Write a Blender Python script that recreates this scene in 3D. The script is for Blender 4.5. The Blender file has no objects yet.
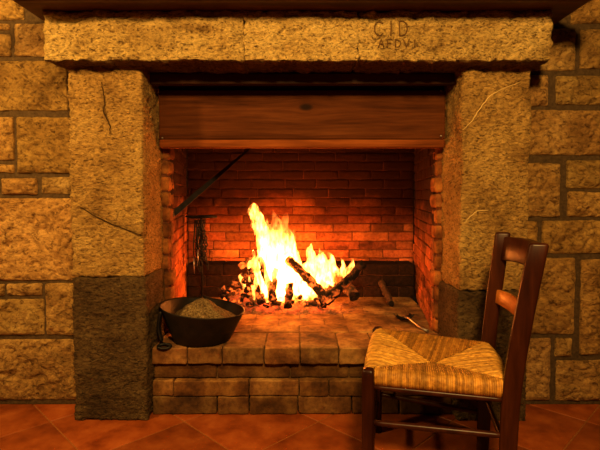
import bpy, bmesh, math, random
from mathutils import Vector, Matrix, noise
random.seed(7)
C = bpy.context.scene.collection
PI = math.pi

# ------------------------------------------------------------------ camera
F = 470.0; CAMZ = 1.0415; PITCH = math.radians(2.0); HOR = 195.0
VC = HOR + F * math.tan(PITCH)           # row of the optical axis
cd = bpy.data.cameras.new('camera'); cam = bpy.data.objects.new('camera', cd); C.objects.link(cam)
cd.sensor_width = 36; cd.lens = F / 600 * 36; cd.clip_start = .02
cd.shift_y = (VC - 225) / 600
cam.location = (0, 0, CAMZ); cam.rotation_euler = (PI / 2 - PITCH, 0, 0)
bpy.context.scene.camera = cam
def ray(u, v):
    a = (u - 300) / F; b = -(v - VC) / F; c, s = math.cos(PITCH), math.sin(PITCH)
    return Vector((a, c + b * s, -s + b * c))
def P(u, v, Y):                          # point of the plane y = Y
    d = ray(u, v); t = Y / d.y
    return Vector((d.x * t, Y, CAMZ + d.z * t))
def PZ(u, v, Z):                         # point of the plane z = Z
    d = ray(u, v); t = (Z - CAMZ) / d.z
    return Vector((d.x * t, d.y * t, Z))

# ------------------------------------------------------------------ node helpers
class N:
    def __init__(s, name):
        m = bpy.data.materials.new(name); m.use_nodes = True
        s.m = m; s.t = m.node_tree; s.t.nodes.clear()
        s.out = s.t.nodes.new('ShaderNodeOutputMaterial')
        s.obj = s.t.nodes.new('ShaderNodeTexCoord').outputs['Object']
    def n(s, typ, **kw):
        x = s.t.nodes.new(typ)
        for k, v in kw.items(): setattr(x, k, v)
        return x
    def l(s, a, b): s.t.links.new(a, b)
    def put(s, sock, v):
        if hasattr(v, 'is_output'): s.l(v, sock)
        else: sock.default_value = v
    def map(s, scale=(1, 1, 1), loc=(0, 0, 0), rot=(0, 0, 0), vec=None):
        x = s.n('ShaderNodeMapping'); s.l(vec or s.obj, x.inputs[0])
        x.inputs['Location'].default_value = loc; x.inputs['Rotation'].default_value = rot; x.inputs['Scale'].default_value = scale
        return x.outputs[0]
    def noise(s, scale, detail=4, rough=.6, vec=None, dist=0):
        x = s.n('ShaderNodeTexNoise'); s.l(vec or s.obj, x.inputs['Vector'])
        x.inputs['Scale'].default_value = scale; x.inputs['Detail'].default_value = detail
        x.inputs['Roughness'].default_value = rough; x.inputs['Distortion'].default_value = dist
        return x.outputs['Fac']
    def ramp(s, fac, stops, interp='LINEAR'):
        x = s.n('ShaderNodeValToRGB'); s.l(fac, x.inputs[0]); r = x.color_ramp; r.interpolation = interp
        while len(r.elements) < len(stops): r.elements.new(.5)
        for e, (p, c) in zip(r.elements, stops):
            e.position = p; e.color = c if len(c) == 4 else (*c, 1)
        return x.outputs[0]
    def mixc(s, fac, a, b, mode='MIX'):
        x = s.n('ShaderNodeMix', data_type='RGBA', blend_type=mode)
        s.put(x.inputs[0], fac)
        for k, v in ((6, a), (7, b)):
            if not hasattr(v, 'is_output') and len(v) == 3: v = (*v, 1)
            s.put(x.inputs[k], v)
        return x.outputs[2]
    def math(s, op, a, b=0.0, clamp=False):
        x = s.n('ShaderNodeMath', operation=op, use_clamp=clamp); s.put(x.inputs[0], a); s.put(x.inputs[1], b)
        return x.outputs[0]
    def xyz(s, vec=None):
        x = s.n('ShaderNodeSeparateXYZ'); s.l(vec or s.obj, x.inputs[0]); return x.outputs
    def attr(s, name='tint'):
        x = s.n('ShaderNodeAttribute', attribute_name=name); return x.outputs['Color']
    def bump(s, h, strength=.5, dist=.01, prev=None):
        x = s.n('ShaderNodeBump'); s.l(h, x.inputs['Height']); x.inputs['Strength'].default_value = strength
        x.inputs['Distance'].default_value = dist
        if prev: s.l(prev, x.inputs['Normal'])
        return x.outputs[0]
    def bsdf(s, color, rough=.8, normal=None, spec=.3, metal=0, emis=None, estr=1):
        x = s.n('ShaderNodeBsdfPrincipled')
        if not hasattr(color, 'is_output') and len(color) == 3: color = (*color, 1)
        s.put(x.inputs['Base Color'], color); s.put(x.inputs['Roughness'], rough)
        x.inputs['Specular IOR Level'].default_value = spec; x.inputs['Metallic'].default_value = metal
        if normal: s.l(normal, x.inputs['Normal'])
        if emis is not None:
            s.put(x.inputs['Emission Color'], emis); s.put(x.inputs['Emission Strength'], estr)
        s.l(x.outputs[0], s.out.inputs[0]); return s.m

def stone_mat(name, dark, mid, light, bscale=55, bstr=.55, pits=.5, con=.5, st=1.45):
    k = N(name)
    big = k.noise(5, 5, .65); fine = k.noise(bscale, 6, .72, k.map((1, 1, st)), .8); gr = k.noise(bscale * 3.2, 3, .6)
    vo = k.n('ShaderNodeTexVoronoi', feature='SMOOTH_F1'); k.l(k.map((1, 1, st), rot=(.1, .12, .1)), vo.inputs['Vector'])
    vo.inputs['Scale'].default_value = bscale * 1.25; vo.inputs['Smoothness'].default_value = .25
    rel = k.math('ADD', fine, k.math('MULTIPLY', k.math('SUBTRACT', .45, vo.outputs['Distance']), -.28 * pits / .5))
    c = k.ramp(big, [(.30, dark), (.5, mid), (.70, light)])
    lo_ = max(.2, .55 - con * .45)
    c = k.mixc(1.0, c, k.ramp(rel, [(.36, (lo_, lo_ * .84, lo_ * .64)), (.47, (.90, .88, .84)), (.60, (1.0 + con * .38, 1.0 + con * .36, 1.0 + con * .25))]), 'MULTIPLY')  # relief shading put into the colour: hollows darker, high spots lighter
    c = k.mixc(1.0, c, k.attr(), 'MULTIPLY')
    b = k.bump(rel, bstr, .045); b = k.bump(gr, bstr * .6, .010, b)
    return k.bsdf(c, .85, b, .2)
ZH = P(300, 348, 2.19).z
M = {}
FLAME = 420.0
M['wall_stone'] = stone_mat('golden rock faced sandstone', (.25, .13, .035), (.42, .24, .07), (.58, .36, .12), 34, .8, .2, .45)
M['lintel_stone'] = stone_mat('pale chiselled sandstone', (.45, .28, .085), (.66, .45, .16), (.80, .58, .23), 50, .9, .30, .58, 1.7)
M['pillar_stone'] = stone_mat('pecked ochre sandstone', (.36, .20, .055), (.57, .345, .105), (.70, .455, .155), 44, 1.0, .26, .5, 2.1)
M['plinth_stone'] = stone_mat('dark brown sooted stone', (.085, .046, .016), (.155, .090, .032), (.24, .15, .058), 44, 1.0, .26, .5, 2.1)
k = N('grey brown mortar'); f = k.noise(70, 5, .7)
M['mortar'] = k.bsdf(k.ramp(f, [(.3, (.05, .030, .014)), (.7, (.12, .075, .034))]), .95, k.bump(f, .5, .008), .1)
k = N('brown hearth mortar'); f = k.noise(60, 5, .7)
M['hearth_mortar'] = k.bsdf(k.ramp(f, [(.3, (.07, .035, .013)), (.7, (.20, .11, .04))]), .95, k.bump(f, .4, .006), .1)
k = N('black sooty mortar'); f = k.noise(60, 5, .7)
M['fire_mortar'] = k.bsdf(k.ramp(f, [(.3, (.06, .02, .010)), (.7, (.17, .062, .025))]), .95, k.bump(f, .4, .006), .1)

# bricks of the firebox: soot grows towards the throat
k = N('sooted red firebrick'); o = k.xyz()
f = k.noise(45, 6, .7); big = k.noise(3.2, 5, .62, k.map((1, 1, 1.5)))
c = k.ramp(f, [(.25, (.22, .062, .020)), (.5, (.50, .155, .048)), (.8, (.68, .26, .09))])
c = k.mixc(1, c, k.attr(), 'MULTIPLY')
h = k.math('ADD', o[2], k.math('MULTIPLY', k.math('SUBTRACT', big, .5), .8))
soot = k.ramp(k.math('MULTIPLY', h, .6), [(.31, (0, 0, 0)), (.50, (.68, .68, .68)), (.62, (.97, .97, .97))])
low = k.ramp(big, [(.50, (0, 0, 0)), (.62, (.75, .75, .75))])
soot = k.mixc(1, soot, low, 'LIGHTEN')
c = k.mixc(soot, c, (.030, .009, .005))
M['fire_brick'] = k.bsdf(c, .9, k.bump(f, .6, .012), .15)
k = N('soot blackened ledge brick'); f = k.noise(40, 6, .7)
c = k.ramp(f, [(.3, (.010, .005, .003)), (.75, (.045, .018, .009))]); c = k.mixc(1, c, k.attr(), 'MULTIPLY')
M['soot_brick'] = k.bsdf(c, .95, k.bump(f, .5, .008), .1)

k = N('ochre hearth brick'); f = k.noise(38, 6, .72); big = k.noise(7, 4, .6)
c = k.ramp(big, [(.3, (.075, .032, .010)), (.48, (.23, .112, .034)), (.66, (.42, .25, .085))])
c = k.mixc(.8, c, k.ramp(f, [(.28, (.35, .3, .25)), (.55, (1, 1, 1)), (.8, (1.15, 1.1, 1.0))]), 'MULTIPLY')
c = k.mixc(1, c, k.attr(), 'MULTIPLY')
M['hearth_brick'] = k.bsdf(c, .85, k.bump(f, .6, .008), .2)

k = N('terracotta floor tile'); f = k.noise(9, 5, .6); g = k.noise(70, 3, .6)
c = k.ramp(f, [(.28, (.17, .034, .005)), (.5, (.28, .064, .009)), (.75, (.38, .105, .017))])
c = k.mixc(1, c, k.attr(), 'MULTIPLY')
M['tile'] = k.bsdf(c, k.ramp(f, [(.3, (.36,) * 3), (.7, (.55,) * 3)]), k.bump(g, .12, .003), .4)
k = N('sandy tile grout'); f = k.noise(80, 4, .6)
M['grout'] = k.bsdf(k.ramp(f, [(.3, (.26, .085, .018)), (.7, (.38, .14, .034))]), .95, k.bump(f, .4, .004), .1)

def wood(name, dark, mid, light, scale, rough=.5, knot=None, gstr=.15):
    k = N(name)
    vec = k.map(scale)
    if knot:                                  # rings bending round a knot
        kx, kz = knot; o = k.xyz()
        dx = k.math('SUBTRACT', o[0], kx); dz = k.math('SUBTRACT', o[2], kz)
        d2 = k.math('ADD', k.math('MULTIPLY', k.math('MULTIPLY', dx, dx), .25), k.math('MULTIPLY', dz, dz))
        w = k.math('DIVIDE', .0012, k.math('ADD', d2, .0010))
        zz = k.math('SUBTRACT', o[2], k.math('MULTIPLY', w, k.math('MULTIPLY', dz, .9)))
        cmb = k.n('ShaderNodeCombineXYZ'); k.l(o[0], cmb.inputs[0]); k.l(o[1], cmb.inputs[1]); k.l(zz, cmb.inputs[2])
        vec = k.map(scale, vec=cmb.outputs[0])
    g = k.noise(1.0, 5, .6, vec, .4); g2 = k.noise(4.0, 3, .6, vec)
    c = k.ramp(g, [(.3, dark), (.5, mid), (.72, light)])
    c = k.mixc(.5, c, k.ramp(g2, [(.3, (.5, .45, .4)), (.6, (1, 1, 1))]), 'MULTIPLY')
    if knot:
        c = k.mixc(k.ramp(k.math('MULTIPLY', d2, 1000), [(0, (1, 1, 1)), (.10, (.95, .95, .95)), (.42, (0, 0, 0))]), c, (.02, .008, .004))
    c = k.mixc(1, c, k.attr(), 'MULTIPLY')
    return k.bsdf(c, rough, k.bump(g2, gstr, .002), .05 if knot else .25)
hood_knot = P(306, 107, 2.36)
M['shelf_wood'] = wood('dark stained shelf wood', (.06, .020, .006), (.11, .036, .011), (.16, .056, .017), (2.5, 25, 25), .45)
M['hood_wood'] = wood('brown pine hood board', (.050, .014, .003), (.095, .028, .006), (.145, .047, .011), (1.6, 22, 26), .7, (hood_knot.x, hood_knot.z))
M['soffit_wood'] = wood('sooty brown soffit board', (.03, .012, .005), (.05, .02, .008), (.075, .03, .012), (2, 20, 20), .6)
M['chair_wood'] = wood('mahogany stained chair wood', (.024, .0045, .0013), (.042, .009, .002), (.065, .016, .0035), (22, 22, 3), .36, gstr=.06)
M['slat_wood_lit'] = wood('chair wood with painted light', (.30, .10, .016), (.46, .16, .026), (.58, .21, .042), (22, 4, 22), .33, gstr=.06)  # lamp and fire light on the slat painted in as brighter wood
k = N('woven straw rush'); f = k.noise(60, 4, .6); g = k.noise(9, 3, .6)
c = k.ramp(f, [(.25, (.22, .105, .016)), (.5, (.47, .25, .045)), (.8, (.68, .42, .10))])
c = k.mixc(.6, c, k.ramp(g, [(.3, (.6, .55, .5)), (.65, (1, 1, 1))]), 'MULTIPLY')
c = k.mixc(1, c, k.attr(), 'MULTIPLY')
M['rush'] = k.bsdf(c, .6, k.bump(f, .3, .003), .35)
k = N('blackened iron'); f = k.noise(40, 4, .6)
M['iron'] = k.bsdf(k.ramp(f, [(.3, (.010, .008, .007)), (.7, (.035, .026, .020))]), .5, k.bump(f, .25, .003), .5, .6)
k = N('dark brown pan iron'); f = k.noise(25, 4, .6)
M['pan_iron'] = k.bsdf(k.ramp(f, [(.3, (.008, .005, .003)), (.7, (.022, .012, .006))]), .55, k.bump(f, .25, .003), .4, .3)
k = N('worn bright steel'); f = k.noise(60, 4, .6)
M['steel'] = k.bsdf(k.ramp(f, [(.3, (.25, .22, .2)), (.7, (.55, .5, .46))]), .35, None, .5, .9)
k = N('grey brown wood ash'); f = k.noise(120, 5, .75); g = k.noise(18, 4, .6)
c = k.ramp(f, [(.34, (.05, .030, .012)), (.5, (.19, .12, .05)), (.66, (.40, .28, .13))])
c = k.mixc(.6, c, k.ramp(g, [(.35, (.55, .5, .45)), (.65, (1, 1, 1))]), 'MULTIPLY')
M['ash'] = k.bsdf(c, .95, k.bump(f, .9, .006), .1)
k = N('ash and ember bed'); f = k.noise(55, 6, .7); g = k.noise(13, 4, .65)
c = k.ramp(f, [(.3, (.03, .02, .015)), (.55, (.22, .12, .07)), (.78, (.42, .28, .18))])
e = k.math('MULTIPLY', k.ramp(g, [(.44, (0, 0, 0)), (.60, (1, 1, 1))]), k.attr('ember_glow'))
M['ember_bed'] = k.bsdf(c, .95, k.bump(f, .8, .01), .1, 0, (1, .09, .018, 1), k.math('MULTIPLY', e, 1.6))
def charred(name, d, l, glow, end=False):
    k = N(name); f = k.noise(60, 5, .7); g = k.noise(22, 4, .65)
    c = k.ramp(f, [(.3, d), (.7, l)])
    e = k.math('MULTIPLY', k.ramp(g, [(.50, (0, 0, 0)), (.62, (1, 1, 1))]), k.attr('ember_glow'))
    return k.bsdf(c, .9, k.bump(f, .9, .008), .15, 0, (1, .17, .022, 1), k.math('MULTIPLY', e, glow))
M['bark'] = charred('charred bark', (.010, .006, .005), (.075, .036, .02), 2.4)
M['bark_black'] = charred('sooty black bark', (.005, .004, .003), (.030, .015, .009), 2.2)
M['bark_pale'] = charred('brown half burnt bark', (.03, .015, .008), (.16, .08, .04), 2)
M['char_end'] = charred('black charred end grain', (.006, .004, .003), (.03, .018, .012), .6)
M['wood_end'] = charred('brown end grain', (.16, .08, .03), (.45, .26, .11), .3)
k = N('dark crack'); M['crack'] = k.bsdf((.07, .038, .012), .95, None, .05)
k = N('pale scratch'); M['scratch'] = k.bsdf((.58, .40, .16), .9, None, .1)
k = N('carved groove shadow stone')
M['groove'] = k.bsdf((.13, .07, .022), .95, None, .1)
# flames: white hot where one looks through much of the tongue, orange and thin at its skin
k = N('burning flame')
nz = k.noise(30, 4, .62, k.map((1.5, 1.5, .62)), .6)
o = k.xyz(); dens = k.ramp(nz, [(.38, (.006, .006, .006)), (.50, (.22, .22, .22)), (.62, (1, 1, 1))])
em = k.n('ShaderNodeEmission'); em.inputs[0].default_value = (1, .31, .055, 1); zf = k.ramp(k.math('SUBTRACT', o[2], ZH), [(.36, (1, 1, 1)), (.50, (.16, .16, .16)), (.62, (.05, .05, .05))])
xf = k.ramp(k.math('ADD', o[0], 1.0), [(1 - .235, (1, 1, 1)), (1 - .195, (0, 0, 0))])
k.l(k.math('MULTIPLY', k.math('MULTIPLY', dens, FLAME), k.mixc(1, zf, xf, 'LIGHTEN')), em.inputs[1])
k.l(em.outputs[0], k.out.inputs['Volume']); k.m.cycles.volume_step_rate = .12
tr = k.n('ShaderNodeBsdfTransparent'); k.l(tr.outputs[0], k.out.inputs['Surface'])
M['flame'] = k.m

# ------------------------------------------------------------------ mesh helpers
def link(name, me, mat, parent=None):
    o = bpy.data.objects.new(name, me); C.objects.link(o)
    for m in (mat if isinstance(mat, (list, tuple)) else [mat]): me.materials.append(m)
    if parent: o.parent = parent
    return o
class MB:
    def __init__(s): s.v = []; s.f = []; s.tint = []; s.heat = []; s.mi = []; s.sm = []
    def face(s, idx, tint=(1, 1, 1), mi=0, smooth=True): s.f.append(idx); s.tint.append(tint); s.mi.append(mi); s.sm.append(smooth)
    def vert(s, p, heat=0.0): s.v.append(Vector(p)); s.heat.append(heat); return len(s.v) - 1
    def build(s, name, mat, parent=None):
        me = bpy.data.meshes.new(name); me.from_pydata([tuple(p) for p in s.v], [], s.f)
        a = me.color_attributes.new('tint', 'FLOAT_COLOR', 'CORNER'); data = []
        for poly, t in zip(me.polygons, s.tint): data += [*t, 1.0] * poly.loop_total
        a.data.foreach_set('color', data)
        h = me.color_attributes.new('ember_glow', 'FLOAT_COLOR', 'POINT'); data = []
        for x in s.heat: data += [x, x, x, 1]
        h.data.foreach_set('color', data)
        me.polygons.foreach_set('material_index', s.mi); me.polygons.foreach_set('use_smooth', s.sm)
        bm = bmesh.new(); bm.from_mesh(me); bmesh.ops.recalc_face_normals(bm, faces=bm.faces); bm.to_mesh(me); bm.free()
        me.update()
        return link(name, me, mat, parent)
    # rounded box with inner subdivisions and a displacement function disp(p, n)
    def rbox(s, lo, hi, r=.004, res=None, disp=None, mat=None, tint=(1, 1, 1), mi=0, smooth=True, under=None, front=None):
        lo = Vector(lo); hi = Vector(hi); cs = []
        for a in range(3):
            L = hi[a] - lo[a]; rr = min(r, L * .49)
            n = 1 if not res else max(1, int(round((L - 2 * rr) / (res[a] if isinstance(res, (list, tuple)) else res))))
            base = [lo[a], lo[a] + rr * .3, lo[a] + rr]
            base += [lo[a] + rr + (L - 2 * rr) * i / n for i in range(1, n)]
            base += [hi[a] - rr, hi[a] - rr * .3, hi[a]]
            cs.append(base)
        rr = [min(r, (hi[a] - lo[a]) * .49) for a in range(3)]
        nx, ny, nz = (len(c) for c in cs); d = {}
        def vid(i, j, kk):
            key = (i, j, kk)
            if key in d: return d[key]
            p = Vector((cs[0][i], cs[1][j], cs[2][kk]))
            q = Vector([min(max(p[a], lo[a] + rr[a]), hi[a] - rr[a]) for a in range(3)])
            n = Vector([(p[a] - q[a]) / max(rr[a], 1e-9) for a in range(3)])
            if n.length > 1e-9:
                n.normalize(); p = Vector([q[a] + n[a] * rr[a] for a in range(3)])
            if disp: p = p + disp(p, n)
            if mat: p = mat @ p
            d[key] = s.vert(p); return d[key]
        for A, B, K in ((0, 1, 2), (1, 2, 0), (0, 2, 1)):
            na, nb, nk = len(cs[A]), len(cs[B]), len(cs[K])
            for e in (0, nk - 1):
                for i in range(na - 1):
                    for j in range(nb - 1):
                        q = []
                        for (ii, jj) in ((i, j), (i + 1, j), (i + 1, j + 1), (i, j + 1)):
                            ix = [0, 0, 0]; ix[A] = ii; ix[B] = jj; ix[K] = e; q.append(vid(*ix))
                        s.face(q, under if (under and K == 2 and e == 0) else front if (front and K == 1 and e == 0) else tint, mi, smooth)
    # tube along points; radius list; optional elliptical section and noise
    def tube(s, pts, rad, sides=10, tint=(1, 1, 1), mi=0, cap_mi=None, nz=0.0, nf=20, heat=None, flat=None, smooth=True, seed=0):
        pts = [Vector(p) for p in pts]; rings = []; n = len(pts); prev = None
        for i, p in enumerate(pts):
            t = (pts[min(i + 1, n - 1)] - pts[max(i - 1, 0)]).normalized()
            if prev is None:
                ref = Vector((0, 0, 1)) if abs(t.z) < .9 else Vector((0, 1, 0)); a = t.cross(ref).normalized()
            else: a = (prev - t * prev.dot(t)).normalized()
            prev = a; b = t.cross(a); r = rad[i] if isinstance(rad, (list, tuple)) else rad
            ring = []
            for q in range(sides):
                an = 2 * PI * q / sides; ca, sa = math.cos(an), math.sin(an)
                rr = r
                if nz:
                    rr = r * (1 + nz * noise.noise((p + (a * ca + b * sa) * r) * nf + Vector((seed * 3.7, 0, 0))) * 1.6)
                w = (flat if flat else 1)
                ring.append(s.vert(p + a * ca * rr * w + b * sa * rr, heat[i] if heat else 0))
            rings.append(ring)
        for i in range(n - 1):
            for q in range(sides):
                s.face([rings[i][q], rings[i][(q + 1) % sides], rings[i + 1][(q + 1) % sides], rings[i + 1][q]], tint, mi, smooth)
        cm = mi if cap_mi is None else cap_mi
        s.face(rings[0][::-1], tint, cm, False); s.face(rings[-1], tint, cm, False)
    def lathe(s, prof, seg=40, c=(0, 0, 0), mi=0, tint=(1, 1, 1)):
        rings = []
        for r, z in prof:
            if r < 1e-6: rings.append([s.vert((c[0], c[1], c[2] + z))] * seg)
            else: rings.append([s.vert((c[0] + r * math.cos(2 * PI * q / seg), c[1] + r * math.sin(2 * PI * q / seg), c[2] + z)) for q in range(seg)])
        for i in range(len(prof) - 1):
            for q in range(seg):
                a = [rings[i][q], rings[i][(q + 1) % seg], rings[i + 1][(q + 1) % seg], rings[i + 1][q]]
                b = []; [b.append(x) for x in a if x not in b]
                if len(b) > 2: s.face(b, tint, mi)

def empty(name, loc=(0, 0, 0), rz=0):
    o = bpy.data.objects.new(name, None); C.objects.link(o); o.location = loc; o.rotation_euler = (0, 0, rz); o.empty_display_size = .1
    return o
def tag(o, label=None, cat=None, group=None, kind=None):
    if label: o['label'] = label
    if cat: o['category'] = cat
    if group: o['group'] = group
    if kind: o['kind'] = kind
    return o
def fr(p, f, oct=4, seed=0):
    return noise.fractal(Vector(p) * f + Vector((seed * 1.7, seed * 2.3, seed * .9)), 1.0, 2.0, oct)
def chip(p, sc, seed, st=(1, 1, 1.6)):
    """broken facets: every cell of a voronoi split is a small tilted plane; about -1..1"""
    q = Vector((p[0] * st[0], p[1] * st[1], p[2] * st[2])) * sc + Vector((seed * 5.3, seed * 1.9, seed * 3.1))
    q = q + noise.noise_vector(q * .9) * .35
    d, pts = noise.voronoi(q); c = Vector(pts[0]); t = noise.cell_vector(c * 7.31 + Vector((seed, 0, 0)))
    return max(-.7, min(.7, (q - c).dot(t) * 1.1 + (t.x - .3) * .7))
def vary(a=.15, hue=.06):
    b = 1 + random.uniform(-a, a)
    return (b * (1 + random.uniform(-hue, hue) * .5), b, b * (1 + random.uniform(-hue, hue)))
def seglen(p, a, b):                       # distance of the 2D point p to the segment ab
    ax, ay = a; bx, by = b; dx, dy = bx - ax, by - ay
    t = max(0, min(1, ((p[0] - ax) * dx + (p[1] - ay) * dy) / (dx * dx + dy * dy)))
    return math.hypot(p[0] - ax - t * dx, p[1] - ay - t * dy)

# ------------------------------------------------------------------ planes of the place
YW = 2.30          # face of the stone wall
YP = 2.14          # face of the pillars
YL = 2.05          # face of the lintel
YH = 2.19          # face of the hearth
YJ = 2.42          # face of the brick jambs
YB = 3.50          # back of the firebox
ZH = P(300, 348, YH).z                                   # hearth height
zl0 = P(300, 60.5, YL).z; zl1 = P(300, 10, YL).z          # lintel bottom, top
xpl0, xpl1 = P(70, 230, YP).x, P(143.5, 230, YP).x         # left pillar
xpr0, xpr1 = P(461, 230, YP).x, P(529, 230, YP).x         # right pillar
ZT = 2.75

# ------------------------------------------------------------------ floor
mb = MB(); S = .617; side = S / math.sqrt(2); g = .0032
R45 = Matrix.Rotation(PI / 4, 4, 'Z')
for i in range(-9, 10):
    for j in range(-9, 10):
        # corner at x+y = .98+S*i, y-x = 2.045+S*j
        a0 = (.98 + S * i) / math.sqrt(2); b0 = (2.045 + S * j) / math.sqrt(2)
        cx = (a0 + side / 2) / math.sqrt(2) - (b0 + side / 2) / math.sqrt(2); cy = (a0 + side / 2) / math.sqrt(2) + (b0 + side / 2) / math.sqrt(2)
        if abs(cx) > 2.6 or cy < -1.2 or cy > 2.75: continue
        mb.rbox((a0 + g, b0 + g, -.018), (a0 + side - g, b0 + side - g, 0), .004, None, None, R45, vary(.07, .04), 0, True)
mb.rbox((-3.2, -1.6, -.06), (3.2, 3.0, -.003), .002, mi=1)
tag(mb.build('floor', [M['tile'], M['grout']]), kind='structure')

# ------------------------------------------------------------------ stone wall
mb = MB()
Lst = [(-60, 22, -22, 19), (-60, -25, 23, 56), (-22, 8, 22.5, 30), (-22, 9.5, 33, 56), (13, 60, 22.5, 55.5), (-60, 66, 60, 110.5),
       (-60, 12, 116, 160), (16, 80, 116.5, 173), (-60, 13, 164, 173), (-60, -4, 178, 194), (0, 36, 178, 194.5), (40, 82, 177, 194),
       (-60, 82, 198, 281), (-60, 3, 284.5, 296), (5.5, 41, 284, 296), (45, 82, 283.5, 336), (-60, 42.5, 299.5, 336), (-60, 82, 340, 401)]
Rst = [(572, 660, -20, 23), (530, 577, 27.5, 70), (581, 660, 28, 68.5), (525, 550, 74, 106), (557, 660, 75, 104.5), (520, 660, 109.5, 155),
       (520, 562, 163, 217), (567.5, 660, 160, 188.5), (568.5, 660, 191.5, 217), (515, 539, 221, 254), (543, 660, 220.5, 254),
       (515, 577, 258, 335), (580.5, 660, 259.5, 356), (520, 552, 339, 402), (556, 573.5, 339, 357.5), (556.5, 660, 361, 404)]
def stone(x0, x1, z0, z1, seed, res=.0085):
    amp = random.uniform(.010, .017); tl = Vector((random.uniform(-.02, .02), 0, random.uniform(-.02, .02)))
    cx, cz = (x0 + x1) / 2, (z0 + z1) / 2
    def disp(p, n):
        if p.y > YW + .02: return Vector((0, 0, 0))
        ex = min(p.x - x0, x1 - p.x); ez = min(p.z - z0, z1 - p.z); e = max(0, min(1, min(ex, ez) / .03))
        d = e * (.006 + amp * (.5 + fr(p, 6, 3, seed) * 1.0)) + (.3 + .7 * e) * (.0160 * chip(p, 9, seed, (1, 1, 1.1)) + .0072 * chip(p, 24, seed + 3, (1, 1, 1.1)) + .003 * fr(p, 34, 3, seed))
        # knapped scars
        rg = abs(noise.noise(Vector(p) * 14 + Vector((seed, 0, 0)))); d -= e * .013 * max(0, .2 - rg) / .2
        d += e * ((p.x - cx) * tl.x + (p.z - cz) * tl.z)
        d = max(d, -.005); j = .004 * fr(p, 16, 2, seed + 5)
        return Vector((j * (1 - e), -d, j * (1 - e)))
    mb.rbox((x0, YW - .004, z0), (x1, YW + .06, z1), .010, (res, .05, res), disp, None, vary(.13, .10), 0)
sd = 0
for st in (Lst, Rst):
    for (u0, u1, v0, v1) in st:
        a = P(u0, v1, YW - .012); b = P(u1, v0, YW - .012); sd += 1
        stone(a.x, b.x, max(a.z, .02), b.z, sd)
# the wall goes on beyond the frame in the same masonry
for sgn in (-1, 1):
    xin = P(-60, 200, YW).x if sgn < 0 else P(660, 200, YW).x
    z = .02
    while z < ZT - .1:
        h = random.choice((.12, .17, .23, .28)); x = abs(xin) + .01
        while x < 2.55:
            w = random.uniform(.25, .5); x1 = min(x + w, 2.6); sd += 1
            stone(min(sgn * x, sgn * x1) + .008, max(sgn * x, sgn * x1) - .008, z, z + h, sd, .03); x = x1
        z += h + .018
z = P(0, -24, YW).z + .01
z = 2.09
while z < ZT - .1:
    h = random.choice((.15, .2, .25)); x = -1.80
    while x < 1.75:
        w = random.uniform(.3, .5); x1 = min(x + w, 1.8); sd += 1
        stone(x + .008, x1 - .008, z, z + h, sd, .03); x = x1
    z += h + .018
ym = YW + .004
mb.rbox((-2.62, ym, 0), (xpl0 + .12, ym + .25, ZT), .004, None, None, None, (1, 1, 1), 1)
mb.rbox((xpr1 - .12, ym, 0), (2.62, ym + .25, ZT), .004, None, None, None, (1, 1, 1), 1)
mb.rbox((xpl0 + .12, ym, zl1 - .12), (xpr1 - .12, ym + .25, ZT), .004, None, None, None, (1, 1, 1), 1)
tag(mb.build('wall_back', [M['wall_stone'], M['mortar']]), kind='structure')

# ------------------------------------------------------------------ fireplace
fp = empty('fireplace', (0, YH, 0))
tag(fp, 'large open stone fireplace with burning wood, set in the sandstone wall', 'fireplace')
def part(mb, name, mat, label=None, parent=None):
    o = mb.build(name, mat); par = parent or fp
    o.parent = par; o.matrix_parent_inverse = Matrix.Identity(4)
    o.location = -Vector(fp.location) if par is fp else (0, 0, 0)
    if label: o['label'] = label
    return o
def pecked(seed, amp=.0058, lines=(), yface=YP):
    def disp(p, n):
        d = amp * (1.0 * chip(p, 20, seed, (1, 1, 2.0)) + .6 * chip(p, 36, seed + 2, (1, 1, 1.8)) + .7 * fr((p.x, p.y, p.z * 1.6), 30, 3, seed)) + amp * 1.3 * fr(p, 7, 3, seed)
        for a, b, w, dep in lines:
            if p.y < yface + .03:
                q = seglen((p.x, p.z), a, b)
                if q < w: d -= dep * (1 - q / w)
        return n * d
    return disp
def xz(u, v, Y=YP): q = P(u, v, Y); return (q.x, q.z)
# left pillar
zpl = P(100, 277, YP).z; zpr = P(490, 291, YP).z
mb = MB(); mb.rbox((xpl0, YP, zpl), (xpl1, YJ + .03, zl0 + .02), .012, (.0085, .02, .0085),
    pecked(1, .0060, [(xz(80, 208), xz(110, 223), .010, .012), (xz(110, 223), xz(144, 237), .010, .012), (xz(101, 82), xz(104, 105), .008, .007), (xz(104, 105), xz(111, 135), .008, .007)]))
pl = part(mb, 'pillar', M['pillar_stone'], 'left pillar, with a slanting crack across its face')
mb = MB(); mb.rbox((xpl0 + .008, YP - .006, 0), (xpl1 + .010, YJ + .03, zpl - .004), .014, (.0085, .02, .0085), pecked(3, .006))
part(mb, 'plinth_block', M['plinth_stone'], 'dark sooted foot block', pl)
mb = MB(); mb.rbox((xpr0, YP, zpr), (xpr1, YJ + .03, zl0 + .02), .012, (.0085, .02, .0085),
    pecked(6, .0060, [(xz(463, 130), xz(478, 113), .008, .008), (xz(478, 113), xz(490, 92), .008, .008), (xz(490, 92), xz(527, 80), .008, .008), (xz(466, 222), xz(476, 211), .008, .006), (xz(476, 211), xz(492, 210), .008, .006)]))
pr = part(mb, 'pillar', M['pillar_stone'], 'right pillar, with a pale curved scratch near its top')
mb = MB(); mb.rbox((xpr0 - .012, YP - .006, 0), (xpr1 - .002, YJ + .03, zpr - .004), .014, (.0085, .02, .0085), pecked(9, .006))
part(mb, 'plinth_block', M['plinth_stone'], 'dark sooted foot block', pr)
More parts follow.
